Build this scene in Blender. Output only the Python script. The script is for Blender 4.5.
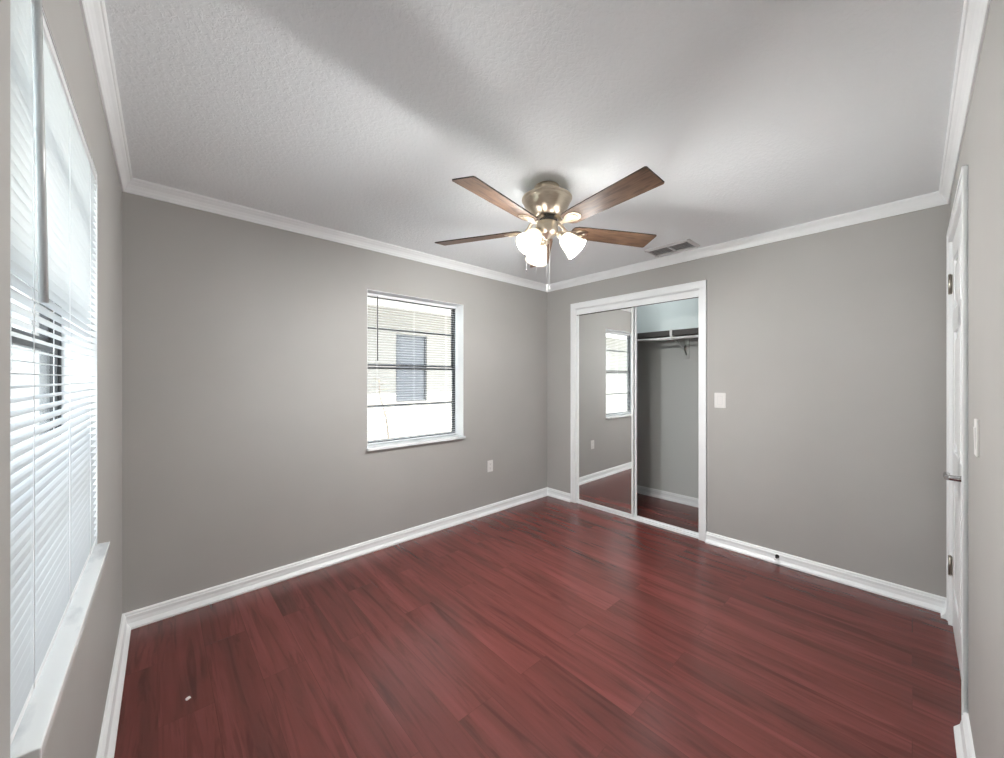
import bpy, bmesh, math, random
from mathutils import Vector, Matrix
random.seed(7)
for o in list(bpy.data.objects):
    bpy.data.objects.remove(o)
SC = bpy.context.scene
COL = SC.collection
PI = math.pi

# ------------------------------------------------------------------ camera
H = 1.355
FPX = 375.645
cam_d = bpy.data.cameras.new('camera')
cam = bpy.data.objects.new('camera', cam_d)
COL.objects.link(cam)
cam_d.sensor_width = 36.0
cam_d.sensor_fit = 'HORIZONTAL'
cam_d.lens = FPX / 1004 * 36
cam_d.shift_y = -(379 - 378.585) / 1004
cam_d.clip_start = 0.02
cam.location = (0, 0, H)
cam.rotation_euler = (PI / 2, 0, math.atan2(-0.67537014, 0.73747894))
SC.camera = cam

# ------------------------------------------------------------------ light and exposure
SC.view_settings.view_transform = 'Standard'
SC.view_settings.look = 'None'
SC.view_settings.gamma = 1
SC.view_settings.use_curve_mapping = False
SC.view_settings.exposure = 0.36
SC.cycles.use_denoising = True
SC.cycles.max_bounces = 14
SC.cycles.diffuse_bounces = 8
SC.cycles.glossy_bounces = 6
SC.cycles.transparent_max_bounces = 24
SC.cycles.sample_clamp_indirect = 8
SKY = 5.2
SUN = 25.0
BULB = 64.0
GLOW = 6.2
CLOSET_FILL = 32.0
BULB_COL = (1.0, 0.995, 0.975)
world = bpy.data.worlds.new('sky')
SC.world = world
world.use_nodes = True
wn = world.node_tree
wn.nodes['Background'].inputs[1].default_value = SKY
_g = wn.nodes.new('ShaderNodeTexCoord')
_s = wn.nodes.new('ShaderNodeSeparateXYZ')
_r = wn.nodes.new('ShaderNodeValToRGB')
wn.links.new(_g.outputs['Generated'], _s.inputs[0])
wn.links.new(_s.outputs['Z'], _r.inputs[0])
wn.links.new(_r.outputs[0], wn.nodes['Background'].inputs[0])
_r.color_ramp.elements[0].color = (0.92, 0.96, 1.0, 1)
_r.color_ramp.elements[1].color = (0.70, 0.84, 1.0, 1)
sun_d = bpy.data.lights.new('sun', 'SUN')
sun = bpy.data.objects.new('sun', sun_d)
COL.objects.link(sun)
sun_d.energy = SUN
sun_d.angle = 0.01
sun_d.color = (1.0, 0.96, 0.90)
sun.location = (0, 0, 8)
sun.rotation_euler = Vector((-0.33, 0.39, -0.86)).to_track_quat('-Z', 'Y').to_euler()


# ------------------------------------------------------------------ wall frames: u to the right, y into the wall, z up
def frame(px, py, dx, dy):
    n = math.hypot(dx, dy)
    dx, dy = dx / n, dy / n
    return Matrix(((dx, -dy, 0, px), (dy, dx, 0, py), (0, 0, 1, 0), (0, 0, 0, 1)))


LC = (-0.14281277, 2.88157873)
FC = (3.35789536, 2.88157873)
RC = (3.37028916, -0.14638283)
WA = frame(*LC, 1, 0)
WB = frame(*FC, 0.00409308, -0.99999163)
WL = frame(*LC, 0.00975216, 0.99995245)
WR = frame(*RC, -0.99999778, 0.00211213)
LEN_A, LEN_B, LEN_L, LEN_R = 3.5007, 3.0280, 3.035, 3.54
CEIL = 2.44


# ------------------------------------------------------------------ materials
def mat(name, col=(0.8, 0.8, 0.8), rough=0.5, metal=0.0, spec=0.5, emit=None, estr=0.0):
    m = bpy.data.materials.new(name)
    m.use_nodes = True
    b = m.node_tree.nodes['Principled BSDF']
    b.inputs['Base Color'].default_value = (*col, 1)
    b.inputs['Roughness'].default_value = rough
    b.inputs['Metallic'].default_value = metal
    b.inputs['Specular IOR Level'].default_value = spec
    if emit:
        b.inputs['Emission Color'].default_value = (*emit, 1)
        b.inputs['Emission Strength'].default_value = estr
    return m


def nd(m, typ, **kw):
    n = m.node_tree.nodes.new(typ)
    for k, v in kw.items():
        if k.startswith('i_'):
            n.inputs[k[2:].replace('_', ' ')].default_value = v
        else:
            setattr(n, k, v)
    return n


def lk(m, a, b):
    m.node_tree.links.new(a, b)


def bsdf(m):
    return m.node_tree.nodes['Principled BSDF']


def noise_bump(m, scale, strength, dist=0.002, detail=4, stretch=None, rough=0.55):
    tc = nd(m, 'ShaderNodeTexCoord')
    n = nd(m, 'ShaderNodeTexNoise')
    n.inputs['Scale'].default_value = scale
    n.inputs['Detail'].default_value = detail
    n.inputs['Roughness'].default_value = rough
    if stretch:
        mp = nd(m, 'ShaderNodeMapping')
        mp.inputs['Scale'].default_value = stretch
        lk(m, tc.outputs['Object'], mp.inputs[0])
        lk(m, mp.outputs[0], n.inputs['Vector'])
    else:
        lk(m, tc.outputs['Object'], n.inputs['Vector'])
    b = nd(m, 'ShaderNodeBump')
    b.inputs['Strength'].default_value = strength
    b.inputs['Distance'].default_value = dist
    lk(m, n.outputs['Fac'], b.inputs['Height'])
    lk(m, b.outputs[0], bsdf(m).inputs['Normal'])
    return n, b


def mottled(m, c1, c2, scale, detail=4, stretch=None):
    tc = nd(m, 'ShaderNodeTexCoord')
    n = nd(m, 'ShaderNodeTexNoise')
    n.inputs['Scale'].default_value = scale
    n.inputs['Detail'].default_value = detail
    if stretch:
        mp = nd(m, 'ShaderNodeMapping')
        mp.inputs['Scale'].default_value = stretch
        lk(m, tc.outputs['Object'], mp.inputs[0])
        lk(m, mp.outputs[0], n.inputs['Vector'])
    else:
        lk(m, tc.outputs['Object'], n.inputs['Vector'])
    r = nd(m, 'ShaderNodeValToRGB')
    r.color_ramp.elements[0].position = 0.3
    r.color_ramp.elements[1].position = 0.7
    r.color_ramp.elements[0].color = (*c1, 1)
    r.color_ramp.elements[1].color = (*c2, 1)
    lk(m, n.outputs['Fac'], r.inputs[0])
    lk(m, r.outputs[0], bsdf(m).inputs['Base Color'])
    return r


M_wall = mat('greige_wall_paint', (0.40, 0.385, 0.36), 0.55, spec=0.35)
mottled(M_wall, (0.415, 0.406, 0.390), (0.435, 0.426, 0.410), 2.2)
noise_bump(M_wall, 180, 0.12, 0.001)
M_closet = mat('closet_wall_paint', (0.60, 0.615, 0.60), 0.6, spec=0.3)
noise_bump(M_closet, 180, 0.12, 0.001)
M_closet_up = mat('closet_upper_pale_tone', (0.82, 0.87, 0.87), 0.6, spec=0.3)  # paler tone for the closet walls above shelf height
noise_bump(M_closet_up, 150, 0.12, 0.001)
M_trim = mat('white_trim_enamel', (0.80, 0.80, 0.80), 0.35)
mottled(M_trim, (0.85, 0.87, 0.88), (0.88, 0.90, 0.91), 6)
M_door = mat('white_door_enamel', (0.80, 0.80, 0.80), 0.38)
mottled(M_door, (0.85, 0.87, 0.88), (0.88, 0.90, 0.91), 4, stretch=(6, 6, 1))
M_ceil = mat('knockdown_ceiling_paint', (0.88, 0.915, 0.935), 0.9, spec=0.1)


def ceiling_nodes(m):
    tc = nd(m, 'ShaderNodeTexCoord')
    n1 = nd(m, 'ShaderNodeTexNoise')
    n1.inputs['Scale'].default_value = 52
    n1.inputs['Detail'].default_value = 3
    n1.inputs['Roughness'].default_value = 0.6
    n1.inputs['Distortion'].default_value = 0.6
    lk(m, tc.outputs['Object'], n1.inputs['Vector'])
    r = nd(m, 'ShaderNodeValToRGB')
    r.color_ramp.elements[0].position = 0.44
    r.color_ramp.elements[1].position = 0.60
    lk(m, n1.outputs['Fac'], r.inputs[0])
    b = nd(m, 'ShaderNodeBump')
    b.inputs['Strength'].default_value = 0.27
    b.inputs['Distance'].default_value = 0.004
    lk(m, r.outputs[0], b.inputs['Height'])
    lk(m, b.outputs[0], bsdf(m).inputs['Normal'])


ceiling_nodes(M_ceil)

M_floor = mat('red_cherry_laminate', (0.12, 0.03, 0.03), 0.34, spec=0.5)


def floor_nodes(m):
    tc = nd(m, 'ShaderNodeTexCoord')
    sp = nd(m, 'ShaderNodeSeparateXYZ')
    lk(m, tc.outputs['Object'], sp.inputs[0])
    cb = nd(m, 'ShaderNodeCombineXYZ')
    lk(m, sp.outputs['Y'], cb.inputs['X'])
    lk(m, sp.outputs['X'], cb.inputs['Y'])
    br = nd(m, 'ShaderNodeTexBrick')
    br.offset = 0.37
    br.offset_frequency = 2
    br.inputs['Scale'].default_value = 1.0
    br.inputs['Brick Width'].default_value = 1.21
    br.inputs['Row Height'].default_value = 0.175
    br.inputs['Mortar Size'].default_value = 0.0009
    br.inputs['Mortar Smooth'].default_value = 0.3
    br.inputs['Bias'].default_value = 0.0
    br.inputs['Color1'].default_value = (0.0, 0.0, 0.0, 1)
    br.inputs['Color2'].default_value = (1.0, 1.0, 1.0, 1)
    br.inputs['Mortar'].default_value = (0.3, 0.3, 0.3, 1)
    lk(m, cb.outputs[0], br.inputs['Vector'])
    # a different piece of the grain for each plank
    ofs = nd(m, 'ShaderNodeVectorMath', operation='SCALE')
    ofs.inputs['Scale'].default_value = 37.0
    lk(m, br.outputs['Color'], ofs.inputs[0])
    add = nd(m, 'ShaderNodeVectorMath', operation='ADD')
    lk(m, tc.outputs['Object'], add.inputs[0])
    lk(m, ofs.outputs[0], add.inputs[1])

    def stretched(sx, sy, scale, detail, dist, rough=0.55):
        mp = nd(m, 'ShaderNodeMapping')
        mp.inputs['Scale'].default_value = (sx, sy, 1)
        lk(m, add.outputs[0], mp.inputs[0])
        n = nd(m, 'ShaderNodeTexNoise')
        n.inputs['Scale'].default_value = scale
        n.inputs['Detail'].default_value = detail
        n.inputs['Distortion'].default_value = dist
        n.inputs['Roughness'].default_value = rough
        lk(m, mp.outputs[0], n.inputs['Vector'])
        return n
    broad = stretched(1.0, 0.10, 7.0, 3, 0.6)
    fine = stretched(1.0, 0.05, 38.0, 4, 0.4, 0.55)
    ramp = nd(m, 'ShaderNodeValToRGB')
    e = ramp.color_ramp.elements
    e[0].position = 0.30
    e[0].color = (0.100, 0.0290, 0.0245, 1)
    e[1].position = 0.72
    e[1].color = (0.190, 0.048, 0.042, 1)
    mid = e.new(0.50)
    mid.color = (0.142, 0.035, 0.030, 1)
    lk(m, broad.outputs['Fac'], ramp.inputs[0])
    vein = stretched(1.0, 0.075, 17.0, 4, 1.6, 0.6)
    vr = nd(m, 'ShaderNodeValToRGB')
    ve = vr.color_ramp.elements
    ve[0].position = 0.37
    ve[0].color = (0.74, 0.73, 0.73, 1)
    ve[1].position = 0.50
    ve[1].color = (1, 1, 1, 1)
    lk(m, vein.outputs['Fac'], vr.inputs[0])
    fr = nd(m, 'ShaderNodeMapRange')
    fr.inputs['From Min'].default_value = 0.3
    fr.inputs['From Max'].default_value = 0.7
    fr.inputs['To Min'].default_value = 0.90
    fr.inputs['To Max'].default_value = 1.08
    lk(m, fine.outputs['Fac'], fr.inputs['Value'])
    pr = nd(m, 'ShaderNodeMapRange')
    pr.inputs['To Min'].default_value = 0.91
    pr.inputs['To Max'].default_value = 1.08
    lk(m, br.outputs['Color'], pr.inputs['Value'])
    mu = nd(m, 'ShaderNodeMath', operation='MULTIPLY')
    lk(m, fr.outputs[0], mu.inputs[0])
    lk(m, pr.outputs[0], mu.inputs[1])
    mv_ = nd(m, 'ShaderNodeMath', operation='MULTIPLY')
    lk(m, mu.outputs[0], mv_.inputs[0])
    lk(m, vr.outputs[0], mv_.inputs[1])
    seam = nd(m, 'ShaderNodeMapRange')
    seam.inputs['To Min'].default_value = 1.0
    seam.inputs['To Max'].default_value = 0.75
    lk(m, br.outputs['Fac'], seam.inputs['Value'])
    mu2 = nd(m, 'ShaderNodeMath', operation='MULTIPLY')
    lk(m, mv_.outputs[0], mu2.inputs[0])
    lk(m, seam.outputs[0], mu2.inputs[1])
    vs = nd(m, 'ShaderNodeVectorMath', operation='SCALE')
    lk(m, ramp.outputs[0], vs.inputs[0])
    lk(m, mu2.outputs[0], vs.inputs['Scale'])
    lk(m, vs.outputs[0], bsdf(m).inputs['Base Color'])
    rr = nd(m, 'ShaderNodeMapRange')
    rr.inputs['From Min'].default_value = 0.3
    rr.inputs['From Max'].default_value = 0.7
    rr.inputs['To Min'].default_value = 0.26
    rr.inputs['To Max'].default_value = 0.24
    lk(m, fine.outputs['Fac'], rr.inputs['Value'])
    lk(m, rr.outputs[0], bsdf(m).inputs['Roughness'])
    b = nd(m, 'ShaderNodeBump')
    b.inputs['Strength'].default_value = 0.025
    b.inputs['Distance'].default_value = 0.0015
    lk(m, fine.outputs['Fac'], b.inputs['Height'])
    lk(m, b.outputs[0], bsdf(m).inputs['Normal'])


floor_nodes(M_floor)

M_marble = mat('white_marble', (0.85, 0.86, 0.87), 0.18)
_rm = mottled(M_marble, (0.66, 0.69, 0.71), (0.90, 0.925, 0.93), 9, 8, stretch=(0.6, 1.6, 1))
_rm.color_ramp.elements[0].position = 0.36
_rm.color_ramp.elements[1].position = 0.50
M_frame = mat('dark_bronze_window_frame', (0.055, 0.057, 0.06), 0.45, 0.3)
noise_bump(M_frame, 300, 0.05, 0.0005)
M_slat = mat('white_blind_slat', (0.56, 0.57, 0.58), 0.42)


def slat_nodes(m):
    nt = m.node_tree
    tr = nt.nodes.new('ShaderNodeBsdfTranslucent')
    tr.inputs[0].default_value = (0.85, 0.90, 0.93, 1)
    mx = nt.nodes.new('ShaderNodeMixShader')
    mx.inputs[0].default_value = 0.12
    out = nt.nodes['Material Output']
    lk(m, bsdf(m).outputs[0], mx.inputs[1])
    lk(m, tr.outputs[0], mx.inputs[2])
    lk(m, mx.outputs[0], out.inputs[0])


slat_nodes(M_slat)
M_blind = mat('white_blind_rail', (0.84, 0.85, 0.86), 0.4)
noise_bump(M_blind, 250, 0.03, 0.0003)
M_cord = mat('white_cord', (0.78, 0.79, 0.80), 0.8)
noise_bump(M_cord, 900, 0.2, 0.0004)
M_wand = mat('grey_clear_plastic_wand', (0.62, 0.64, 0.64), 0.25)
mottled(M_wand, (0.56, 0.58, 0.58), (0.66, 0.68, 0.68), 30, 2, stretch=(1, 1, 0.05))
M_wand_dark = mat('smoky_plastic_wand', (0.12, 0.12, 0.125), 0.3)
mottled(M_wand_dark, (0.10, 0.10, 0.105), (0.15, 0.15, 0.155), 30, 2, stretch=(1, 1, 0.05))


def glass_mat(name, tint=(0.96, 0.98, 0.98), ior=1.45):
    m = bpy.data.materials.new(name)
    m.use_nodes = True
    nt = m.node_tree
    nt.nodes.remove(nt.nodes['Principled BSDF'])
    t = nt.nodes.new('ShaderNodeBsdfTransparent')
    t.inputs[0].default_value = (*tint, 1)
    g = nt.nodes.new('ShaderNodeBsdfGlossy')
    g.inputs['Roughness'].default_value = 0.02
    # Schlick reflectance, the same on the entering and the leaving face
    fz = nt.nodes.new('ShaderNodeLayerWeight')
    fz.inputs['Blend'].default_value = 0.5
    pw = nt.nodes.new('ShaderNodeMath')
    pw.operation = 'POWER'
    pw.inputs[1].default_value = 5.0
    ma = nt.nodes.new('ShaderNodeMath')
    ma.operation = 'MULTIPLY_ADD'
    ma.inputs[1].default_value = 0.55
    ma.inputs[2].default_value = 0.025
    nt.links.new(fz.outputs['Facing'], pw.inputs[0])
    nt.links.new(pw.outputs[0], ma.inputs[0])
    mx = nt.nodes.new('ShaderNodeMixShader')
    nt.links.new(ma.outputs[0], mx.inputs[0])
    nt.links.new(t.outputs[0], mx.inputs[1])
    nt.links.new(g.outputs[0], mx.inputs[2])
    nt.links.new(mx.outputs[0], nt.nodes['Material Output'].inputs[0])
    return m


M_glass = glass_mat('window_glass')
M_mirror = mat('mirror_silvering', (0.86, 0.875, 0.87), 0.005, 1.0)
M_nickel = mat('brushed_nickel', (0.62, 0.54, 0.43), 0.33, 1.0)
mottled(M_nickel, (0.58, 0.49, 0.38), (0.68, 0.60, 0.49), 30, 3, stretch=(1, 1, 12))
M_chrome = mat('satin_chrome', (0.45, 0.45, 0.46), 0.22, 1.0)
noise_bump(M_chrome, 400, 0.03, 0.0003)
M_hinge = mat('aged_brass_hinge', (0.46, 0.43, 0.38), 0.35, 1.0)
noise_bump(M_hinge, 300, 0.1, 0.0004)
M_black = mat('black_metal', (0.012, 0.012, 0.012), 0.5)
noise_bump(M_black, 300, 0.1, 0.0004)
M_alu = mat('aluminium_track', (0.55, 0.56, 0.57), 0.4, 0.7)
noise_bump(M_alu, 200, 0.05, 0.0004)
M_plate = mat('white_plastic', (0.78, 0.77, 0.75), 0.3)
noise_bump(M_plate, 300, 0.02, 0.0002)
M_slot = mat('dark_slot', (0.03, 0.03, 0.03), 0.7)
noise_bump(M_slot, 300, 0.02, 0.0002)
M_duct = mat('dark_duct', (0.32, 0.32, 0.32), 0.8)
noise_bump(M_duct, 100, 0.05, 0.0005)
M_ventw = mat('white_vent_enamel', (0.66, 0.66, 0.66), 0.45)
noise_bump(M_ventw, 200, 0.03, 0.0003)
M_wood = mat('walnut_blade', (0.2, 0.1, 0.06), 0.50)


def blade_nodes(m):
    tc = nd(m, 'ShaderNodeTexCoord')
    mp = nd(m, 'ShaderNodeMapping')
    mp.inputs['Scale'].default_value = (1.0, 9, 9)
    lk(m, tc.outputs['Object'], mp.inputs[0])
    n = nd(m, 'ShaderNodeTexNoise')
    n.inputs['Scale'].default_value = 7
    n.inputs['Detail'].default_value = 6
    n.inputs['Distortion'].default_value = 0.8
    lk(m, mp.outputs[0], n.inputs['Vector'])
    r = nd(m, 'ShaderNodeValToRGB')
    r.color_ramp.elements[0].position = 0.32
    r.color_ramp.elements[0].color = (0.060, 0.033, 0.020, 1)
    r.color_ramp.elements[1].position = 0.68
    r.color_ramp.elements[1].color = (0.200, 0.115, 0.068, 1)
    lk(m, n.outputs['Fac'], r.inputs[0])
    lk(m, r.outputs[0], bsdf(m).inputs['Base Color'])


blade_nodes(M_wood)
M_bladeedge = mat('dark_blade_edge', (0.03, 0.022, 0.018), 0.5)
noise_bump(M_bladeedge, 200, 0.05, 0.0004)
M_shade = mat('frosted_glass_shade', (0.90, 0.86, 0.78), 0.3, emit=(1.0, 0.90, 0.70), estr=0.9)
noise_bump(M_shade, 60, 0.03, 0.0004)
M_bulb = mat('lit_bulb', (1, 1, 1), 0.4, emit=(1.0, 0.93, 0.80), estr=6.0)
M_fill = mat('added_fill_diffuser', (0.9, 0.9, 0.9), 0.4, emit=(0.92, 1.0, 1.0), estr=CLOSET_FILL)  # glow of the added closet fill lamp
M_shelf = mat('dark_shelf_edge', (0.075, 0.070, 0.068), 0.6)
mottled(M_shelf, (0.065, 0.060, 0.058), (0.095, 0.088, 0.085), 12, 4, stretch=(8, 1, 8))
M_rod = mat('white_closet_rod', (0.80, 0.80, 0.80), 0.35)
noise_bump(M_rod, 100, 0.02, 0.0003)
M_stucco = mat('beige_stucco', (0.235, 0.222, 0.203), 0.9, spec=0.1)
noise_bump(M_stucco, 60, 0.3, 0.004)
M_fence = mat('pale_painted_boards', (0.66, 0.70, 0.69), 0.8, spec=0.1)
noise_bump(M_fence, 20, 0.2, 0.003, stretch=(1, 1, 0.1))
M_conc = mat('pale_concrete', (0.62, 0.60, 0.57), 0.9, spec=0.1)
mottled(M_conc, (0.58, 0.56, 0.53), (0.66, 0.64, 0.61), 3)
M_soffit = mat('white_soffit', (0.75, 0.75, 0.74), 0.7)
noise_bump(M_soffit, 40, 0.1, 0.002)
M_roof = mat('grey_shingle', (0.20, 0.19, 0.18), 0.9)
noise_bump(M_roof, 30, 0.4, 0.01)
M_nglass = mat('blue_grey_window_glass', (0.115, 0.12, 0.13), 0.5, spec=0.1)
noise_bump(M_nglass, 3, 0.02, 0.001)
M_twig = mat('brown_twig', (0.13, 0.09, 0.06), 0.8)
noise_bump(M_twig, 80, 0.3, 0.002)
M_leaf = mat('dull_green_leaf', (0.10, 0.15, 0.06), 0.6)
mottled(M_leaf, (0.08, 0.12, 0.05), (0.14, 0.19, 0.08), 20)
M_crumb = mat('white_plaster_crumb', (0.8, 0.78, 0.74), 0.9)
noise_bump(M_crumb, 300, 0.5, 0.001)


# ------------------------------------------------------------------ mesh helpers
class MB:
    def __init__(self):
        self.bm = bmesh.new()

    def box(self, x0, x1, y0, y1, z0, z1, mi=0):
        vs = [self.bm.verts.new((x, y, z)) for x in (x0, x1) for y in (y0, y1) for z in (z0, z1)]
        for q in ((0, 1, 3, 2), (4, 6, 7, 5), (0, 4, 5, 1), (2, 3, 7, 6), (0, 2, 6, 4), (1, 5, 7, 3)):
            f = self.bm.faces.new([vs[i] for i in q])
            f.material_index = mi
        return self

    def prism(self, prof, x0, x1, mi=0):
        """a closed (y, z) profile drawn along x"""
        a = [self.bm.verts.new((x0, y, z)) for y, z in prof]
        b = [self.bm.verts.new((x1, y, z)) for y, z in prof]
        n = len(prof)
        for i in range(n):
            f = self.bm.faces.new([a[i], a[(i + 1) % n], b[(i + 1) % n], b[i]])
            f.material_index = mi
        self.bm.faces.new(a[::-1]).material_index = mi
        self.bm.faces.new(b).material_index = mi
        return self

    def plate(self, outline, z0, z1, mi=0, mi_edge=None):
        """an (x, y) outline with thickness along z"""
        a = [self.bm.verts.new((x, y, z0)) for x, y in outline]
        b = [self.bm.verts.new((x, y, z1)) for x, y in outline]
        n = len(outline)
        for i in range(n):
            f = self.bm.faces.new([a[i], a[(i + 1) % n], b[(i + 1) % n], b[i]])
            f.material_index = mi if mi_edge is None else mi_edge
        self.bm.faces.new(a[::-1]).material_index = mi
        self.bm.faces.new(b).material_index = mi
        return self

    def lathe(self, prof, n=48, M=None, mi=0, closed=False):
        """(r, z) profile about z"""
        rings = []
        for r, z in prof:
            if r < 1e-6:
                p = Vector((0, 0, z))
                rings.append([self.bm.verts.new(M @ p if M else p)])
            else:
                ring = []
                for i in range(n):
                    a = 2 * PI * i / n
                    p = Vector((r * math.cos(a), r * math.sin(a), z))
                    ring.append(self.bm.verts.new(M @ p if M else p))
                rings.append(ring)
        pairs = list(zip(rings, rings[1:]))
        if closed:
            pairs.append((rings[-1], rings[0]))
        for a, b in pairs:
            for i in range(n):
                j = (i + 1) % n
                if len(a) == 1 and len(b) == 1:
                    continue
                if len(a) == 1:
                    f = self.bm.faces.new([a[0], b[j], b[i]])
                elif len(b) == 1:
                    f = self.bm.faces.new([a[i], a[j], b[0]])
                else:
                    f = self.bm.faces.new([a[i], a[j], b[j], b[i]])
                f.smooth = True
                f.material_index = mi
        return self

    def tube(self, pts, r, n=10, mi=0):
        pts = [Vector(p) for p in pts]
        rs = r if isinstance(r, (list, tuple)) else [r] * len(pts)
        up = Vector((0.123, 0.456, 0.88)).normalized()
        rings = []
        for i, p in enumerate(pts):
            d = (pts[min(i + 1, len(pts) - 1)] - pts[max(i - 1, 0)]).normalized()
            if abs(d.dot(up)) > 0.98:
                s = d.cross(Vector((1, 0, 0))).normalized()
            else:
                s = d.cross(up).normalized()
            t = d.cross(s)
            rings.append([self.bm.verts.new(p + rs[i] * (math.cos(2 * PI * k / n) * s + math.sin(2 * PI * k / n) * t)) for k in range(n)])
        for a, b in zip(rings, rings[1:]):
            for k in range(n):
                f = self.bm.faces.new([a[k], a[(k + 1) % n], b[(k + 1) % n], b[k]])
                f.smooth = True
                f.material_index = mi
        self.bm.faces.new(rings[0]).material_index = mi
        self.bm.faces.new(rings[-1][::-1]).material_index = mi
        return self

    def transform(self, M):
        bmesh.ops.transform(self.bm, matrix=M, verts=self.bm.verts)
        return self

    def build(self, name, mats, parent=None, mw=None, bevel=0, seg=2):
        bmesh.ops.recalc_face_normals(self.bm, faces=self.bm.faces)
        me = bpy.data.meshes.new(name)
        self.bm.to_mesh(me)
        self.bm.free()
        for m in (mats if isinstance(mats, (list, tuple)) else [mats]):
            me.materials.append(m)
        o = bpy.data.objects.new(name, me)
        COL.objects.link(o)
        if parent:
            o.parent = parent
        if mw is not None:
            o.matrix_world = mw
        if bevel:
            b = o.modifiers.new('edge', 'BEVEL')
            b.width = bevel
            b.segments = seg
            b.limit_method = 'ANGLE'
        return o


def T(x, y, z):
    return Matrix.Translation((x, y, z))


def struct(o, label=None, cat=None):
    o['kind'] = 'structure'
    if label:
        o['label'] = label
        o['category'] = cat
    return o


def tag(o, label, cat, group=None):
    o['label'] = label
    o['category'] = cat
    if group:
        o['group'] = group
    return o


def empty(name, mw):
    o = bpy.data.objects.new(name, None)
    COL.objects.link(o)
    o.empty_display_size = 0.1
    o.matrix_world = mw
    return o


def rrect(x0, x1, y0, y1, r, n=5):
    pts = []
    for cx, cy, a0 in ((x1 - r, y1 - r, 0), (x0 + r, y1 - r, 90), (x0 + r, y0 + r, 180), (x1 - r, y0 + r, 270)):
        for i in range(n + 1):
            a = math.radians(a0 + 90 * i / n)
            pts.append((cx + r * math.cos(a), cy + r * math.sin(a)))
    return pts


# ------------------------------------------------------------------ room shell
T_OUT, T_IN = 0.20, 0.115
WIN_A = (1.35, 2.285, 0.790, 2.056)
WIN_L = (-1.975, -1.000, 0.768, 2.056)
DOOR_R = (0.160, 1.040, 2.108)
CLO_B = (0.405, 1.668, 2.114)

fl = MB().box(-0.5, 4.6, -0.5, 3.2, -0.10, 0.0).build('floor', M_floor)
struct(fl, 'glossy dark red wood plank laminate floor', 'floor')
ce = MB().box(-0.5, 4.6, -0.5, 3.2, CEIL, CEIL + 0.15).build('ceiling', M_ceil)
struct(ce, 'white knockdown textured ceiling', 'ceiling')


def wall(name, F, u0, u1, th, hole, label, m=None):
    b = MB()
    h0, h1, v0, v1 = hole
    b.box(u0, h0, 0, th, 0, CEIL)
    b.box(h1, u1, 0, th, 0, CEIL)
    b.box(h0, h1, 0, th, v1, CEIL)
    if v0 > 0:
        b.box(h0, h1, 0, th, 0, v0)
    return struct(b.build(name, m or M_wall, mw=F), label, 'wall')


wall('wall_back', WA, -T_OUT, LEN_A + 0.9, T_OUT, WIN_A, 'greige painted wall with the far window and one outlet')
wall('wall_left', WL, -LEN_L - T_OUT, 0, T_OUT, WIN_L, 'greige painted wall with the near window')
wall('wall_right', WR, -0.12, LEN_R + 0.2, T_IN, (DOOR_R[0], DOOR_R[1], 0, DOOR_R[2]), 'greige painted wall with the white panel door')
wall('wall_end', WB, 0, LEN_B, T_IN, (CLO_B[0], CLO_B[1], 0, CLO_B[2]), 'greige painted wall with the mirrored closet')

# closet shell behind the end wall
CB_Y = 0.855
b = MB()
b.box(0.15, 1.95, CB_Y, CB_Y + 0.1, 0, 1.80, 0)
b.box(0.15, 1.95, CB_Y, CB_Y + 0.1, 1.80, CEIL, 1)
struct(b.build('wall_closet_back', [M_closet, M_closet_up], mw=WB), 'closet back wall, grey below the shelf and white above it', 'wall')
for nm, u0, u1, lab in (('wall_closet_left', 0.05, 0.15, 'grey closet side wall behind the mirror door'),
                        ('wall_closet_right', 1.95, 2.05, 'grey closet side wall beyond the open side')):
    b = MB()
    b.box(u0, u1, T_IN, CB_Y + 0.1, 0, 1.80, 0)
    b.box(u0, u1, T_IN, CB_Y + 0.1, 1.80, CEIL, 1)
    struct(b.build(nm, [M_closet, M_closet_up], mw=WB), lab, 'wall')

# baseboards (profile in y into the wall, so the room side is negative)
BASE = [(0.0, 0.0), (-0.036, 0.0), (-0.036, 0.010), (-0.031, 0.017), (-0.021, 0.030), (-0.0165, 0.050),
        (-0.0165, 0.066), (-0.012, 0.072), (-0.012, 0.078), (-0.007, 0.084), (0.0, 0.085)]


def baseboard(name, F, spans, label, y=0.0):
    bb = MB()
    for u0, u1 in spans:
        bb.prism([(p + y, z) for p, z in BASE], u0, u1)
    return struct(bb.build(name, M_trim, mw=F), label, 'baseboard')


baseboard('baseboard_back', WA, [(0, LEN_A)], 'white baseboard under the far window wall')
baseboard('baseboard_left', WL, [(-LEN_L + 0.02, 0)], 'white baseboard under the near window wall')
baseboard('baseboard_end', WB, [(0, 0.345), (1.728, LEN_B)], 'white baseboard on both sides of the closet')
baseboard('baseboard_right', WR, [(0, 0.100), (1.102, LEN_R - 0.03)], 'white baseboard beside the panel door')
baseboard('baseboard_closet', WB, [(0.15, 1.95)], 'white baseboard at the closet back', CB_Y)

CROWN = [(0.0, 2.365), (-0.006, 2.365), (-0.009, 2.369), (-0.009, 2.374), (-0.012, 2.380), (-0.015, 2.392), (-0.022, 2.407),
         (-0.031, 2.418), (-0.034, 2.424), (-0.038, 2.425), (-0.042, 2.431), (-0.042, CEIL), (0.0, CEIL)]
for i, (nm, F, u0, u1, lab) in enumerate((
        ('trim_1', WA, 0, LEN_A, 'white crown moulding over the far window wall'),
        ('trim_2', WL, -LEN_L + 0.02, 0, 'white crown moulding over the near window wall'),
        ('trim_3', WB, 0, LEN_B, 'white crown moulding over the closet wall'),
        ('trim_4', WR, 0, LEN_R - 0.03, 'white crown moulding over the door wall'))):
    struct(MB().prism(CROWN, u0, u1).build(nm, M_trim, mw=F), lab, 'crown moulding')


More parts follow.
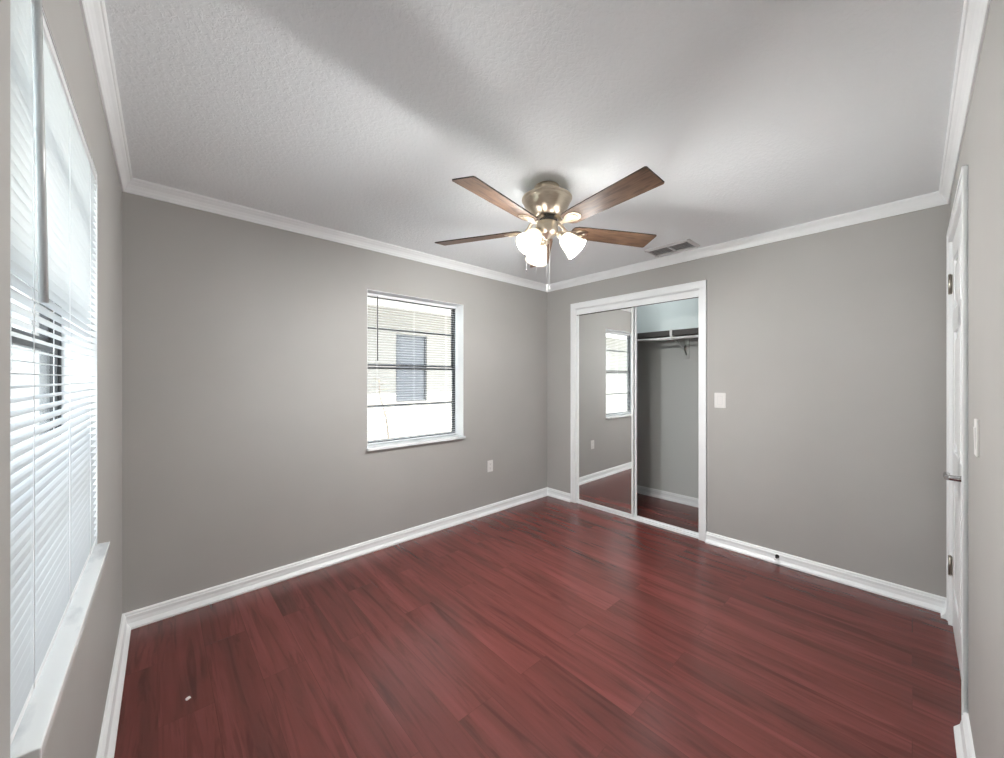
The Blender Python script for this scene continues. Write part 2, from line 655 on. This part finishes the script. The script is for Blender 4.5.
# flat casing with an eased inner edge round an opening
def casing(bld, o0, o1, otop, wd, th):
    prof = lambda s: None
    bld.box(o0, o0 + wd, -th, 0, 0, otop - wd)
    bld.box(o1 - wd, o1, -th, 0, 0, otop - wd)
    bld.box(o0, o1, -th, 0, otop - wd, otop)
    bld.box(o0 - 0.0, o0 + 0.014, -th - 0.004, 0, 0, otop - 0.014)
    bld.box(o1 - 0.014, o1 + 0.0, -th - 0.004, 0, 0, otop - 0.014)
    bld.box(o0, o1, -th - 0.004, 0, otop - 0.014, otop)
    return bld


bc = casing(MB(), 0.345, 1.728, 2.174, 0.060, 0.014)
bc.box(0.398, 0.408, -0.002, T_IN, 0, 2.114)
bc.box(1.665, 1.675, -0.002, T_IN, 0, 2.114)
bc.box(0.398, 1.675, -0.002, T_IN, 2.108, 2.118)
struct(bc.build('trim_5', M_trim, mw=WB, bevel=0.002), 'white flat casing round the closet opening', 'door casing')

# ------------------------------------------------------------------ closet tracks and sliding mirror doors
tr = empty('sliding_door_track', WB @ T(1.04, 0.05, 0))
tag(tr, 'white two-channel sliding door track at head and foot of the closet opening', 'door track')
b = MB()
b.box(-0.632, 0.625, -0.040, -0.034, 2.048, 2.108)
b.box(-0.632, 0.625, -0.040, 0.052, 2.100, 2.108)
b.box(-0.632, 0.625, -0.0108, -0.0082, 2.084, 2.104)
b.build('head_track', M_trim, tr, bevel=0.0015)
MB().box(-0.632, 0.625, -0.0395, -0.0345, 2.042, 2.0478).build('head_gap_shade', M_shelf, tr)  # dark strip standing in for the shaded gap below the head track
b = MB()
b.box(-0.632, 0.625, -0.048, 0.048, 0.0, 0.006)
for y in (-0.046, -0.004, 0.040):
    b.box(-0.632, 0.625, y, y + 0.006, 0.006, 0.017)
b.build('floor_track', M_trim, tr, bevel=0.001)


def mirror_door(u0, u1, y, label):
    w = u1 - u0
    r = empty('sliding_mirror_door', WB @ T(u0, y, 0.020))
    tag(r, label, 'door')
    h = 2.060
    MB().box(0.018, w - 0.018, 0.004, 0.009, 0.022, h - 0.022).build('mirror', M_mirror, r)
    MB().box(0.016, w - 0.016, 0.0095, 0.013, 0.020, h - 0.020).build('backing_board', M_shelf, r)
    for x0, x1 in ((0, 0.018), (w - 0.018, w)):
        b = MB()
        b.box(x0, x1, 0.0, 0.020, 0.0, h)
        b.build('stile', M_trim, r, bevel=0.002)
    MB().box(0.018, w - 0.018, 0.0, 0.018, 0.0, 0.022).build('bottom_rail', M_trim, r, bevel=0.0015)
    MB().box(0.018, w - 0.018, 0.0, 0.018, h - 0.022, h).build('top_rail', M_trim, r, bevel=0.0015)
    return r


mirror_door(0.412, 1.063, 0.018, 'front mirrored sliding closet door reflecting the window')
mirror_door(0.424, 1.077, 0.052, 'rear mirrored sliding door slid behind the front mirror door')

# closet fittings
b = MB().box(0.151, 1.949, CB_Y - 0.355, CB_Y - 0.001, 1.824, 1.842)
b.box(0.151, 1.949, CB_Y - 0.365, CB_Y - 0.352, 1.795, 1.848)
o = b.build('closet_shelf', M_shelf, mw=WB, bevel=0.0015)
tag(o, 'dark closet shelf across the open side, above the white rod', 'shelf')
o = MB().tube([(0.151, CB_Y - 0.372, 1.764), (1.949, CB_Y - 0.372, 1.764)], 0.0125, 16).build('closet_rod', M_rod, mw=WB)
tag(o, 'white hanging rod under the dark closet shelf', 'closet rod')
sb = empty('shelf_bracket', WB @ T(1.235, CB_Y, 1.57))
tag(sb, 'white metal bracket holding the closet shelf and rod', 'bracket')
MB().box(-0.030, 0.030, -0.004, 0.0, 0.0, 0.25).build('wall_plate', M_closet, sb, bevel=0.001)
b = MB().box(0.018, 0.030, -0.012, -0.003, 0.0, 0.25)
b.box(-0.030, 0.030, -0.012, -0.003, 0.0, 0.012)
b.build('plate_flange', M_closet, sb, bevel=0.001)
MB().box(-0.012, 0.012, -0.392, -0.002, 0.215, 0.223).build('arm', M_rod, sb, bevel=0.001)
MB().box(-0.012, 0.012, -0.396, -0.386, 0.178, 0.282).build('shelf_lip', M_rod, sb, bevel=0.001)
MB().tube([(0, -0.006, 0.04), (0, -0.05, 0.09), (0, -0.33, 0.214)], 0.006, 8).build('brace', M_closet, sb)
MB().tube([(-0.008, -0.012, 0.15), (-0.008, -0.035, 0.10), (-0.008, -0.045, 0.11), (-0.008, -0.048, 0.13)], 0.005, 8).build('hook', M_closet, sb)


cl = empty('closet_fill_light', WB @ T(1.05, 0.40, CEIL))  # added lamp, hidden by the header, to brighten the closet above the shelf
tag(cl, 'added fill light on the closet ceiling, unseen behind the header', 'added light')
MB().lathe([(0, 0), (0.085, 0), (0.085, -0.018), (0.078, -0.024), (0, -0.024)], 32).build('base', M_rod, cl)
MB().lathe([(0.074, -0.024), (0.070, -0.042), (0.052, -0.058), (0.025, -0.066), (0, -0.068)], 32).build('diffuser', M_fill, cl)

# ------------------------------------------------------------------ windows
def window(name, F, hole, yf, label):
    """single-hung dark frame, two sashes of two lights each, marble sill"""
    u0, u1, v0, v1 = hole
    w, h = u1 - u0, v1 - v0
    root = MB()
    f = 0.015
    z0 = 0.022
    root.box(0, f, yf, yf + 0.045, z0, h)
    root.box(w - f, w, yf, yf + 0.045, z0, h)
    root.box(f, w - f, yf, yf + 0.045, h - f, h)
    root.box(f, w - f, yf, yf + 0.045, z0, z0 + 0.012)
    r = root.build(name, M_frame, mw=F @ T(u0, 0, v0), bevel=0.0015)
    struct(r, label, 'window')
    vm = 1.458 - v0
    for lo, hi, dy, mv in ((z0 + 0.010, vm - 0.004, 0.006, 1.124 - v0), (vm + 0.004, h - f + 0.002, 0.024, 1.778 - v0)):
        s = MB()
        y0, y1 = yf + dy, yf + dy + 0.016
        s.box(f - 0.004, f + 0.012, y0, y1, lo, hi)
        s.box(w - f - 0.012, w - f + 0.004, y0, y1, lo, hi)
        s.box(f + 0.012, w - f - 0.012, y0, y1, lo, lo + 0.018)
        s.box(f + 0.012, w - f - 0.012, y0, y1, hi - 0.018, hi)
        so = s.build('sash', M_frame, r, bevel=0.001)
        MB().box(f + 0.012, w - f - 0.012, y0 - 0.001, y1 - 0.002, mv - 0.009, mv + 0.009).build('muntin', M_frame, so, bevel=0.001)
        MB().box(f + 0.010, w - f - 0.010, y0 + 0.006, y0 + 0.009, lo + 0.012, hi - 0.012).build('pane', M_glass, so)
    return r


def sill(r, F, u0, u1, ex, yb, label=None):
    w = u1 - u0
    b = MB().plate([(-ex, -0.030), (w + ex, -0.030), (w + ex, 0.0), (w - 0.0005, 0.0), (w - 0.0005, yb), (0.0005, yb), (0.0005, 0.0), (-ex, 0.0)], 0.0, 0.0215)
    o2 = b.build('window_sill', M_marble, r, bevel=0.003)
    return o2


w1 = window('window_1', WL, WIN_L, 0.080, 'near window with dark frame and marble sill')
sill(w1, WL, WIN_L[0], WIN_L[1], 0.004, 0.125)
w2 = window('window_2', WA, WIN_A, 0.130, 'far window with dark frame and marble sill')
sill(w2, WA, WIN_A[0], WIN_A[1], 0.004, 0.198)
# painted reveals: white jamb liners
for nm, F, hole, yf in (('trim_6', WL, WIN_L, 0.08), ('trim_7', WA, WIN_A, 0.13)):
    u0, u1, v0, v1 = hole
    b = MB()
    b.box(u0 - 0.001, u0 + 0.003, 0.0005, yf, v0 + 0.0215, v1)
    b.box(u1 - 0.003, u1 + 0.001, 0.0005, yf, v0 + 0.0215, v1)
    b.box(u0, u1, 0.0005, yf, v1 - 0.003, v1 + 0.001)
    struct(b.build(nm, M_trim, mw=F), 'white painted reveal of the ' + ('near' if nm == 'trim_6' else 'far') + ' window', 'window reveal')


def blind(F, u0, u1, vb, vt, y, wand_u, wand_lean, wand_len, wand_r, wand_mat, tilt, label, cords):
    w, h = u1 - u0, vt - vb
    r = empty('window_blind', F @ T(u0, y, vb))
    tag(r, label, 'blind')
    b = MB()
    b.box(0, w, -0.013, 0.013, h - 0.020, h)
    b.build('headrail', M_blind, r, bevel=0.002)
    MB().box(0.002, w - 0.002, -0.012, 0.012, 0.0, 0.010).build('bottom_rail', M_blind, r, bevel=0.003)
    n = int((h - 0.05) / 0.0212)
    s = MB()
    for i in range(n):
        z = 0.022 + (h - 0.055) * i / (n - 1)
        prof = []
        for k in range(5):
            t = -1 + k / 2
            yy, zz = 0.0125 * t, 0.0016 * (1 - t * t)
            prof.append((yy * math.cos(tilt) - zz * math.sin(tilt), z + yy * math.sin(tilt) + zz * math.cos(tilt)))
        prof += [(p, q - 0.0004) for p, q in prof[::-1]]
        s.prism(prof, 0.001, w - 0.001)
    s.build('slats', M_slat, r)
    for cu in cords:
        for yy in (-0.0128, 0.0128):
            MB().tube([(cu, yy, 0.008), (cu, yy, h - 0.02)], 0.0007, 6).build('ladder_cord', M_cord, r)
    wd = MB().tube([(wand_u, -0.022, h - 0.028), (wand_u + wand_lean, -0.023, h - 0.028 - wand_len)], wand_r, 8)
    wd.tube([(wand_u, -0.012, h - 0.016), (wand_u, -0.022, h - 0.020), (wand_u, -0.022, h - 0.032)], wand_r * 0.5, 8)
    wd.build('tilt_wand', wand_mat, r)
    return r


blind(WL, -1.968, -1.002, 0.796, 2.050, 0.0145, 0.10, 0.045, 0.53, 0.0062, M_wand, math.radians(6),
      'large white slatted blind in the near window, with a grey wand', (0.14, 0.48, 0.82))
blind(WA, 1.358, 2.273, 0.818, 2.050, 0.105, 0.115, 0.0, 0.52, 0.0045, M_wand_dark, math.radians(2),
      'small white slatted blind in the far window, with a dark wand', (0.12, 0.46, 0.80))

# ------------------------------------------------------------------ panel door in the right wall
d0, d1, dh = DOOR_R
dw = d1 - d0
door = MB()
Wd = dw - 0.008
yF, yP = 0.003, 0.014
door.box(0, Wd, yP, 0.040, 0.008, dh - 0.004)
sx = 0.105
mull = (Wd / 2 - 0.05, Wd / 2 + 0.05)
rows = ((0.20, 0.80), (0.97, 1.60), (1.72, 1.98))
door.box(0, sx, yF, yP, 0.008, dh - 0.004)
door.box(Wd - sx, Wd, yF, yP, 0.008, dh - 0.004)
door.box(mull[0], mull[1], yF, yP, 0.20, 1.98)
zs = [0.008, 0.20, 0.80, 0.97, 1.60, 1.72, 1.98, dh - 0.004]
for z0, z1 in ((0.008, 0.20), (0.80, 0.97), (1.60, 1.72), (1.98, dh - 0.004)):
    door.box(sx, Wd - sx, yF, yP, z0, z1)
for z0, z1 in rows:
    for x0, x1 in ((sx, mull[0]), (mull[1], Wd - sx)):
        e = 0.022
        f2 = 0.05
        o = [(x0 + e, z0 + e), (x1 - e, z0 + e), (x1 - e, z1 - e), (x0 + e, z1 - e)]
        i = [(x0 + f2, z0 + f2), (x1 - f2, z0 + f2), (x1 - f2, z1 - f2), (x0 + f2, z1 - f2)]
        vo = [door.bm.verts.new((x, yP, z)) for x, z in o]
        vi = [door.bm.verts.new((x, yF + 0.001, z)) for x, z in i]
        for k in range(4):
            door.bm.faces.new([vo[k], vo[(k + 1) % 4], vi[(k + 1) % 4], vi[k]])
        door.bm.faces.new(vi)
dr = door.build('door_1', M_door, mw=WR @ T(d0 + 0.004, 0, 0), bevel=0.0025)
struct(dr, 'closed white six-panel door with a lever handle', 'door')
b = casing(MB(), 0.100 - d0 - 0.004, 1.102 - d0 - 0.004, 2.168, 0.062, 0.012)
b.box(-0.004, -0.0005, -0.001, T_IN, 0, dh)
b.box(Wd + 0.0005, Wd + 0.004, -0.001, T_IN, 0, dh)
b.box(-0.004, Wd + 0.004, -0.001, T_IN, dh - 0.003, dh)
b.build('door_casing', M_trim, dr, bevel=0.002)
for zt in (1.873, 0.330):
    b = MB()
    b.tube([(-0.002, -0.006, zt - 0.050), (-0.002, -0.006, zt + 0.050)], 0.0065, 12)
    b.tube([(-0.002, -0.006, zt + 0.050), (-0.002, -0.006, zt + 0.056)], [0.0075, 0.004], 12)
    b.tube([(-0.002, -0.006, zt - 0.056), (-0.002, -0.006, zt - 0.050)], [0.004, 0.0075], 12)
    b.box(-0.002, 0.018, 0.0005, 0.0035, zt - 0.048, zt + 0.048)
    b.build('hinge', M_hinge, dr)
HX, HZ = 0.81, 0.948
b = MB()
b.lathe([(0.0, 0.0), (0.031, 0.0), (0.031, 0.006), (0.026, 0.011), (0.012, 0.013), (0.0105, 0.046), (0.0, 0.050)], 24,
        M=T(HX, yF, HZ) @ Matrix.Rotation(PI / 2, 4, 'X'))
b.tube([(HX + 0.008, yF - 0.048, HZ), (HX - 0.01, yF - 0.050, HZ + 0.001), (HX - 0.05, yF - 0.051, HZ + 0.003), (HX - 0.085, yF - 0.050, HZ + 0.001), (HX - 0.102, yF - 0.044, HZ - 0.002)],
       [0.0105, 0.0105, 0.009, 0.008, 0.006], 12)
b.build('lever_handle', M_chrome, dr)


# ------------------------------------------------------------------ outlets, switches, door stop
def rot_plate(b):
    return b.transform(Matrix(((1, 0, 0, 0), (0, 0, 1, 0), (0, 1, 0, 0), (0, 0, 0, 1))))


def switch(F, u, v, w, h, label):
    r = empty('light_switch', F @ T(u, 0, v))
    tag(r, label, 'light switch')
    rot_plate(MB().plate(rrect(-w / 2, w / 2, -h / 2, h / 2, 0.006), -0.006, 0)).build('wall_plate', M_plate, r, bevel=0.0015)
    b = MB()
    b.prism([(-0.006, -0.033), (-0.0072, -0.033), (-0.0088, 0.033), (-0.006, 0.033)], -0.0165, 0.0165)
    b.build('rocker', M_plate, r, bevel=0.001)
    rot_plate(MB().plate(rrect(-0.0185, 0.0185, -0.035, 0.035, 0.002), -0.0064, -0.0055)).build('rocker_surround', M_ventw, r)
    return r


switch(WB, 1.829, 1.178, 0.084, 0.124, 'white rocker light switch on the wall beside the closet casing')
switch(WR, 1.425, 1.165, 0.070, 0.118, 'white rocker light switch on the wall beside the panel door')

ol = empty('wall_outlet', WA @ T(2.617, 0, 0.472))
tag(ol, 'white double power outlet low under the far window wall', 'outlet')
rot_plate(MB().plate(rrect(-0.036, 0.036, -0.058, 0.058, 0.006), -0.005, 0)).build('wall_plate', M_plate, ol, bevel=0.0015)
for dz in (-0.021, 0.021):
    rc = rot_plate(MB().plate(rrect(-0.0165, 0.0165, dz - 0.014, dz + 0.014, 0.008), -0.0075, -0.004)).build('receptacle', M_plate, ol, bevel=0.0008)
    s = MB().box(-0.0075, -0.0055, -0.0078, -0.006, dz - 0.002, dz + 0.008)
    s.box(0.0055, 0.0075, -0.0078, -0.006, dz - 0.002, dz + 0.006)
    s.lathe([(0, 0), (0.0025, 0), (0.0025, 0.0015), (0, 0.0015)], 10, M=T(0, -0.0063, dz - 0.0075) @ Matrix.Rotation(PI / 2, 4, 'X'))
    s.build('socket_slot', M_slot, rc)

ds = empty('door_stop', WB @ T(2.213, -0.0155, 0.052))
tag(ds, 'small dark spring door stop fixed to the baseboard below the blank wall', 'door stop')
RX = Matrix.Rotation(PI / 2, 4, 'X')
MB().lathe([(0, 0), (0.013, 0), (0.013, 0.004), (0.008, 0.010), (0, 0.010)], 20, M=RX).build('base', M_black, ds)
pts = [(0.0055 * math.cos(k * 0.9), -0.005 - 0.0009 * k, 0.0055 * math.sin(k * 0.9)) for k in range(58)]
MB().tube(pts, 0.0011, 6).build('spring', M_black, ds)
MB().lathe([(0, 0.004), (0.0045, 0.004), (0.0045, 0.056), (0, 0.056)], 16, M=RX).build('rod', M_black, ds)
MB().lathe([(0, 0.055), (0.006, 0.055), (0.0075, 0.058), (0.0075, 0.066), (0.005, 0.069), (0, 0.069)], 16, M=RX).build('tip', M_plate, ds)

# ------------------------------------------------------------------ ceiling vent
vt = empty('ceiling_vent', T(3.150, 1.352, CEIL))
tag(vt, 'white louvred air vent in the ceiling near the closet wall', 'vent')
b = MB()
vx, vy, fw = 0.112, 0.185, 0.024
b.prism([(-vy, 0.0), (-vy, -0.003), (-vy + fw, -0.012), (-vy + fw, 0.0)], -vx, vx)
b.prism([(vy, 0.0), (vy, -0.003), (vy - fw, -0.012), (vy - fw, 0.0)], -vx, vx)
q = MB()
q.prism([(-vx, 0.0), (-vx, -0.003), (-vx + fw, -0.012), (-vx + fw, 0.0)], -vy + 0.002, vy - 0.002)
q.prism([(vx, 0.0), (vx, -0.003), (vx - fw, -0.012), (vx - fw, 0.0)], -vy + 0.002, vy - 0.002)
q.transform(Matrix(((0, 1, 0, 0), (1, 0, 0, 0), (0, 0, 1, 0), (0, 0, 0, 1))))
tmp = bpy.data.meshes.new('x')
q.bm.to_mesh(tmp)
b.bm.from_mesh(tmp)
bpy.data.meshes.remove(tmp)
b.box(-vx + fw, vx - fw, -0.006, 0.006, -0.011, -0.001)
b.build('frame', M_ventw, vt)
MB().box(-vx + 0.01, vx - 0.01, -vy + 0.01, vy - 0.01, -0.0012, -0.0004).build('backing', M_duct, vt)
for y0, y1 in ((-vy + fw, -0.006), (0.006, vy - fw)):
    s = MB()
    for k in range(5):
        x = -vx + fw + 0.014 + k * 0.034
        sgn = -1 if k < 2 else 1
        a = [(x - 0.009, -0.0105), (x - 0.0078, -0.0112), (x + 0.009, -0.0022), (x + 0.0078, -0.0015)]
        bm = s.bm
        lo = [bm.verts.new((px, y0, pz)) for px, pz in a]
        hi = [bm.verts.new((px, y1, pz)) for px, pz in a]
        for i in range(4):
            bm.faces.new([lo[i], lo[(i + 1) % 4], hi[(i + 1) % 4], hi[i]])
        bm.faces.new(lo[::-1])
        bm.faces.new(hi)
    s.build('louvres', M_ventw, vt)

# ------------------------------------------------------------------ ceiling fan
FX, FY = 1.623, 1.397
fan = empty('ceiling_fan', T(FX, FY, CEIL))
tag(fan, 'five-blade brown ceiling fan with brushed metal motor and three lit frosted shades', 'ceiling fan')
Z = lambda z: z - CEIL
MB().lathe([(0.0, Z(2.44)), (0.066, Z(2.44)), (0.071, Z(2.436)), (0.071, Z(2.428)), (0.068, Z(2.412)), (0.064, Z(2.386)), (0.0, Z(2.386))], 48).build('canopy', M_nickel, fan)
MB().lathe([(0.0, Z(2.394)), (0.072, Z(2.394)), (0.100, Z(2.389)), (0.126, Z(2.381)), (0.139, Z(2.373)), (0.1415, Z(2.369)), (0.1415, Z(2.364)), (0.136, Z(2.361)),
            (0.134, Z(2.358)), (0.134, Z(2.354)), (0.130, Z(2.342)), (0.119, Z(2.321)), (0.103, Z(2.299)), (0.086, Z(2.281)), (0.073, Z(2.271)), (0.065, Z(2.267)), (0.0, Z(2.265))], 64).build('motor_housing', M_nickel, fan)
MB().lathe([(0.0, Z(2.266)), (0.057, Z(2.266)), (0.057, Z(2.236)), (0.0, Z(2.236))], 40).build('flywheel', M_black, fan)
MB().lathe([(0.0, Z(2.238)), (0.052, Z(2.238)), (0.061, Z(2.233)), (0.063, Z(2.225)), (0.063, Z(2.187)), (0.058, Z(2.171)), (0.044, Z(2.159)), (0.020, Z(2.153)), (0.012, Z(2.142)), (0.0, Z(2.138))], 48).build('light_fitting', M_nickel, fan)

BZ, BR, BW, PIT = Z(2.201), 0.686, 0.136, math.radians(-12.24)
outline = [(0.150, -0.026), (0.158, -0.043), (0.178, -0.052), (0.22, -0.0555), (0.45, -0.0625), (BR - 0.006, -BW / 2), (BR, -BW / 2 + 0.006)]
outline += [(x, -y) for x, y in outline[::-1]]
for k in range(5):
    th = math.radians(-98.375 + 72 * k)
    Mb = Matrix.Rotation(th, 4, 'Z') @ T(0, 0, BZ) @ Matrix.Rotation(PIT, 4, 'X')
    o = MB().plate(outline, -0.003, 0.003, 0, 1).build('blade', [M_wood, M_bladeedge], fan)
    o.matrix_local = Mb
    # blade iron: arm from the flywheel, flat scalloped plate under the blade
    b = MB()
    plate = [(0.115, -0.010), (0.150, -0.014), (0.175, -0.030), (0.205, -0.037), (0.236, -0.030), (0.252, -0.012)]
    plate += [(x, -y) for x, y in plate[::-1]]
    b.plate(plate, -0.0068, -0.0032)
    ring = []
    for i in range(25):
        a = math.radians(-150 + 300 * i / 24)
        ring.append((0.205 + 0.030 * math.cos(a), 0.027 * math.sin(a), -0.0080))
    b.tube(ring, 0.0028, 8)
    for sx_, sy_ in ((0.185, 0.018), (0.185, -0.018), (0.230, 0.0)):
        b.lathe([(0, -0.0095), (0.0035, -0.009), (0.0045, -0.0068), (0, -0.0068)], 12, M=T(sx_, sy_, 0))
    zi = Z(2.252) - BZ
    b.tube([(0.045, 0, zi), (0.072, 0, zi - 0.002), (0.092, 0, zi * 0.7), (0.108, 0, zi * 0.25), (0.126, 0, -0.004)], [0.012, 0.011, 0.010, 0.010, 0.008], 10)
    io = b.build('blade_iron', M_nickel, o)

for k in range(3):
    az = math.radians(63.5 + 120 * k)
    ca, sa = math.cos(az), math.sin(az)
    arm = MB().tube([(0.035 * ca, 0.035 * sa, Z(2.182)), (0.058 * ca, 0.058 * sa, Z(2.176)), (0.072 * ca, 0.072 * sa, Z(2.166)), (0.084 * ca, 0.084 * sa, Z(2.154))], [0.009, 0.009, 0.010, 0.011], 12)
    # axis tilted 45 degrees out and down
    ax = Vector((ca * 0.70, sa * 0.70, -0.714)).normalized()
    base = Vector((0.070 * ca, 0.070 * sa, Z(2.172)))
    MS = Matrix.Translation(base) @ ax.to_track_quat('Z', 'Y').to_matrix().to_4x4()
    arm.lathe([(0, 0.0), (0.018, 0.0), (0.023, 0.006), (0.024, 0.030), (0.020, 0.034), (0, 0.034)], 24, M=MS)
    arm.build('lamp_holder', M_nickel, fan)
    sh = MB()
    outer = [(0.022, 0.030), (0.030, 0.034), (0.039, 0.044), (0.046, 0.062), (0.051, 0.084), (0.056, 0.108), (0.062, 0.128), (0.068, 0.142)]
    inner = [(r - 0.003, z) for r, z in outer[::-1]]
    sh.lathe(outer + inner, 36, closed=True)
    so = sh.build('lamp_shade', M_shade, fan)
    so.matrix_local = MS
    bl = MB().lathe([(0, 0.030), (0.012, 0.034), (0.013, 0.046), (0.022, 0.064), (0.025, 0.078), (0.021, 0.094), (0.010, 0.102), (0, 0.104)], 20)
    bl.build('bulb', M_bulb, so)
    # the bulb's own beam out of the shade, and the wide soft glow of the frosted glass
    for nm, en, rad, zz in (('bulb_light', BULB, 0.036, 0.101), ('shade_glow', GLOW, 0.09, 0.14)):
        ld = bpy.data.lights.new(nm, 'POINT')
        ld.energy = en
        ld.color = BULB_COL
        ld.shadow_soft_size = rad
        lo = bpy.data.objects.new(nm, ld)
        COL.objects.link(lo)
        lo.parent = so
        lo.location = (0, 0, zz)

# camera-facing basis around the fan: right and forward on the floor plane
RT = Vector((0.73747894, -0.67537014, 0))
FW = Vector((0.67537014, 0.73747894, 0))


def chain(r, f, ztop, zend, bob, bob_mat):
    p = RT * r + FW * f
    b = MB()
    b.tube([(p.x, p.y, Z(ztop)), (p.x, p.y, Z(zend))], 0.0009, 6)
    n = int((ztop - zend) / 0.012)
    for i in range(n):
        b.lathe([(0, 0.0016), (0.0016, 0), (0, -0.0016)], 6, M=T(p.x, p.y, Z(ztop - 0.012 * i)))
    c = b.build('pull_chain', M_cord, fan)
    if bob:
        MB().lathe([(0, bob), (0.0018, bob * 0.95), (0.0032, bob * 0.5), (0.0038, bob * 0.2), (0.0028, 0), (0, -0.001)], 12, M=T(p.x, p.y, Z(zend - bob))).build('pull_knob', bob_mat, c)


chain(-0.062, -0.03, 2.19, 1.925, 0, None)
chain(-0.004, -0.040, 2.165, 1.880, 0.045, M_plate)
chain(0.019, 0.03, 2.165, 1.884, 0.022, M_plate)
chain(-0.108, 0.10, 2.14, 2.005, 0.014, M_black)
chain_arm = None

# ------------------------------------------------------------------ a crumb of plaster on the floor
b = MB()
bmesh.ops.create_icosphere(b.bm, subdivisions=2, radius=0.0095)
for v in b.bm.verts:
    v.co *= 0.75 + 0.5 * random.random()
    v.co.z *= 0.55
o = b.build('plaster_crumb', M_crumb)
o.location = (0.0936, 2.068, 0.003)
tag(o, 'tiny white crumb lying on the dark red floor below the near window', 'crumb')

# ------------------------------------------------------------------ outdoors
g = MB().box(-9, 14, -6, 14, -0.45, -0.15).build('ground', M_conc)
struct(g, 'pale sunlit paving outside', 'ground')
nh = empty('neighbor_house', T(2.5, 6.0, -0.15))
tag(nh, 'beige house with a blue grey window seen through the far window', 'house')
b = MB()
b.box(-7, 0.52, 0, 0.2, 0, 2.75)
b.box(1.13, 7, 0, 0.2, 0, 2.75)
b.box(0.52, 1.13, 0, 0.2, 0, 1.10)
b.box(0.52, 1.13, 0, 0.2, 2.28, 2.75)
b.build('house_wall', M_stucco, nh)
wf = MB()
for x0, x1, z0, z1 in ((0.52, 0.55, 1.10, 2.28), (1.10, 1.13, 1.10, 2.28), (0.55, 1.10, 1.10, 1.13), (0.55, 1.10, 2.25, 2.28), (0.55, 1.10, 1.675, 1.705)):
    wf.box(x0, x1, 0.02, 0.06, z0, z1)
wo = wf.build('house_window', M_frame, nh)
MB().box(0.54, 1.11, 0.045, 0.055, 1.12, 2.26).build('pane', M_nglass, wo)
MB().box(-7.2, 7.2, -0.62, 0.2, 2.72, 2.76).build('soffit', M_soffit, nh)
MB().box(-7.2, 7.2, -0.65, -0.62, 2.68, 2.88).build('fascia', M_soffit, nh)
MB().prism([(-0.72, 2.86), (-0.72, 2.90), (4.0, 4.4), (4.0, 4.36)], -7.3, 7.3).build('roof', M_roof, nh)

fe = empty('garden_fence', T(-3.4, 2.0, -0.15))
tag(fe, 'pale board fence outside the near window', 'fence')
b = MB()
for i in range(44):
    y = -5 + i * 0.16
    b.box(0, 0.02, y, y + 0.152, 0.05, 1.75)
b.box(0.02, 0.06, -5, 2.04, 0.4, 0.49)
b.box(0.02, 0.06, -5, 2.04, 1.3, 1.39)
b.build('boards', M_fence, fe)

sp = empty('sapling', T(2.13, 4.6, -0.15))
tag(sp, 'thin leafy sapling outside the lower part of the far window', 'plant')
b = MB()
st = [(0, 0, 0), (0.05, 0, 0.4), (0.09, 0.02, 0.75), (0.05, 0.0, 1.0), (-0.02, 0.02, 1.25), (-0.05, 0, 1.5)]
b.tube(st, [0.010, 0.009, 0.008, 0.007, 0.005, 0.003], 8)
lf = MB()
for i in range(26):
    t = 0.30 + 0.68 * i / 25
    k = t * (len(st) - 1)
    a = int(min(k, len(st) - 2))
    p = Vector(st[a]).lerp(Vector(st[a + 1]), k - a)
    ang = i * 2.4
    e = p + Vector((0.10 * math.cos(ang), 0.10 * math.sin(ang), 0.015 + 0.03 * random.random()))
    b.tube([p, p.lerp(e, 0.5) + Vector((0, 0, 0.01)), e], [0.003, 0.0025, 0.0015], 6)
    for s in (0.5, 0.75, 1.0):
        q = p.lerp(e, s)
        d = Vector((math.cos(ang + s), math.sin(ang + s), 0.1)) * 0.04
        n = Vector((-d.y, d.x, 0)).normalized() * 0.012
        vs = [lf.bm.verts.new(x) for x in (q, q + d * 0.5 + n, q + d, q + d * 0.5 - n)]
        lf.bm.faces.new(vs)
b.build('stem', M_twig, sp)
lo = lf.build('leaves', M_leaf, sp)
sol = lo.modifiers.new('thick', 'SOLIDIFY')
sol.thickness = 0.0008

# window portals guide the sampling of the sky
for F, hole, yy in ((WA, WIN_A, 0.21), (WL, WIN_L, 0.21)):
    u0, u1, v0, v1 = hole
    pd = bpy.data.lights.new('window_portal', 'AREA')
    pd.shape = 'RECTANGLE'
    pd.size = u1 - u0
    pd.size_y = v1 - v0
    pd.cycles.is_portal = True
    po = bpy.data.objects.new('window_portal', pd)
    COL.objects.link(po)
    po.matrix_world = F @ T((u0 + u1) / 2, yy, (v0 + v1) / 2) @ Matrix.Rotation(-PI / 2, 4, 'X')
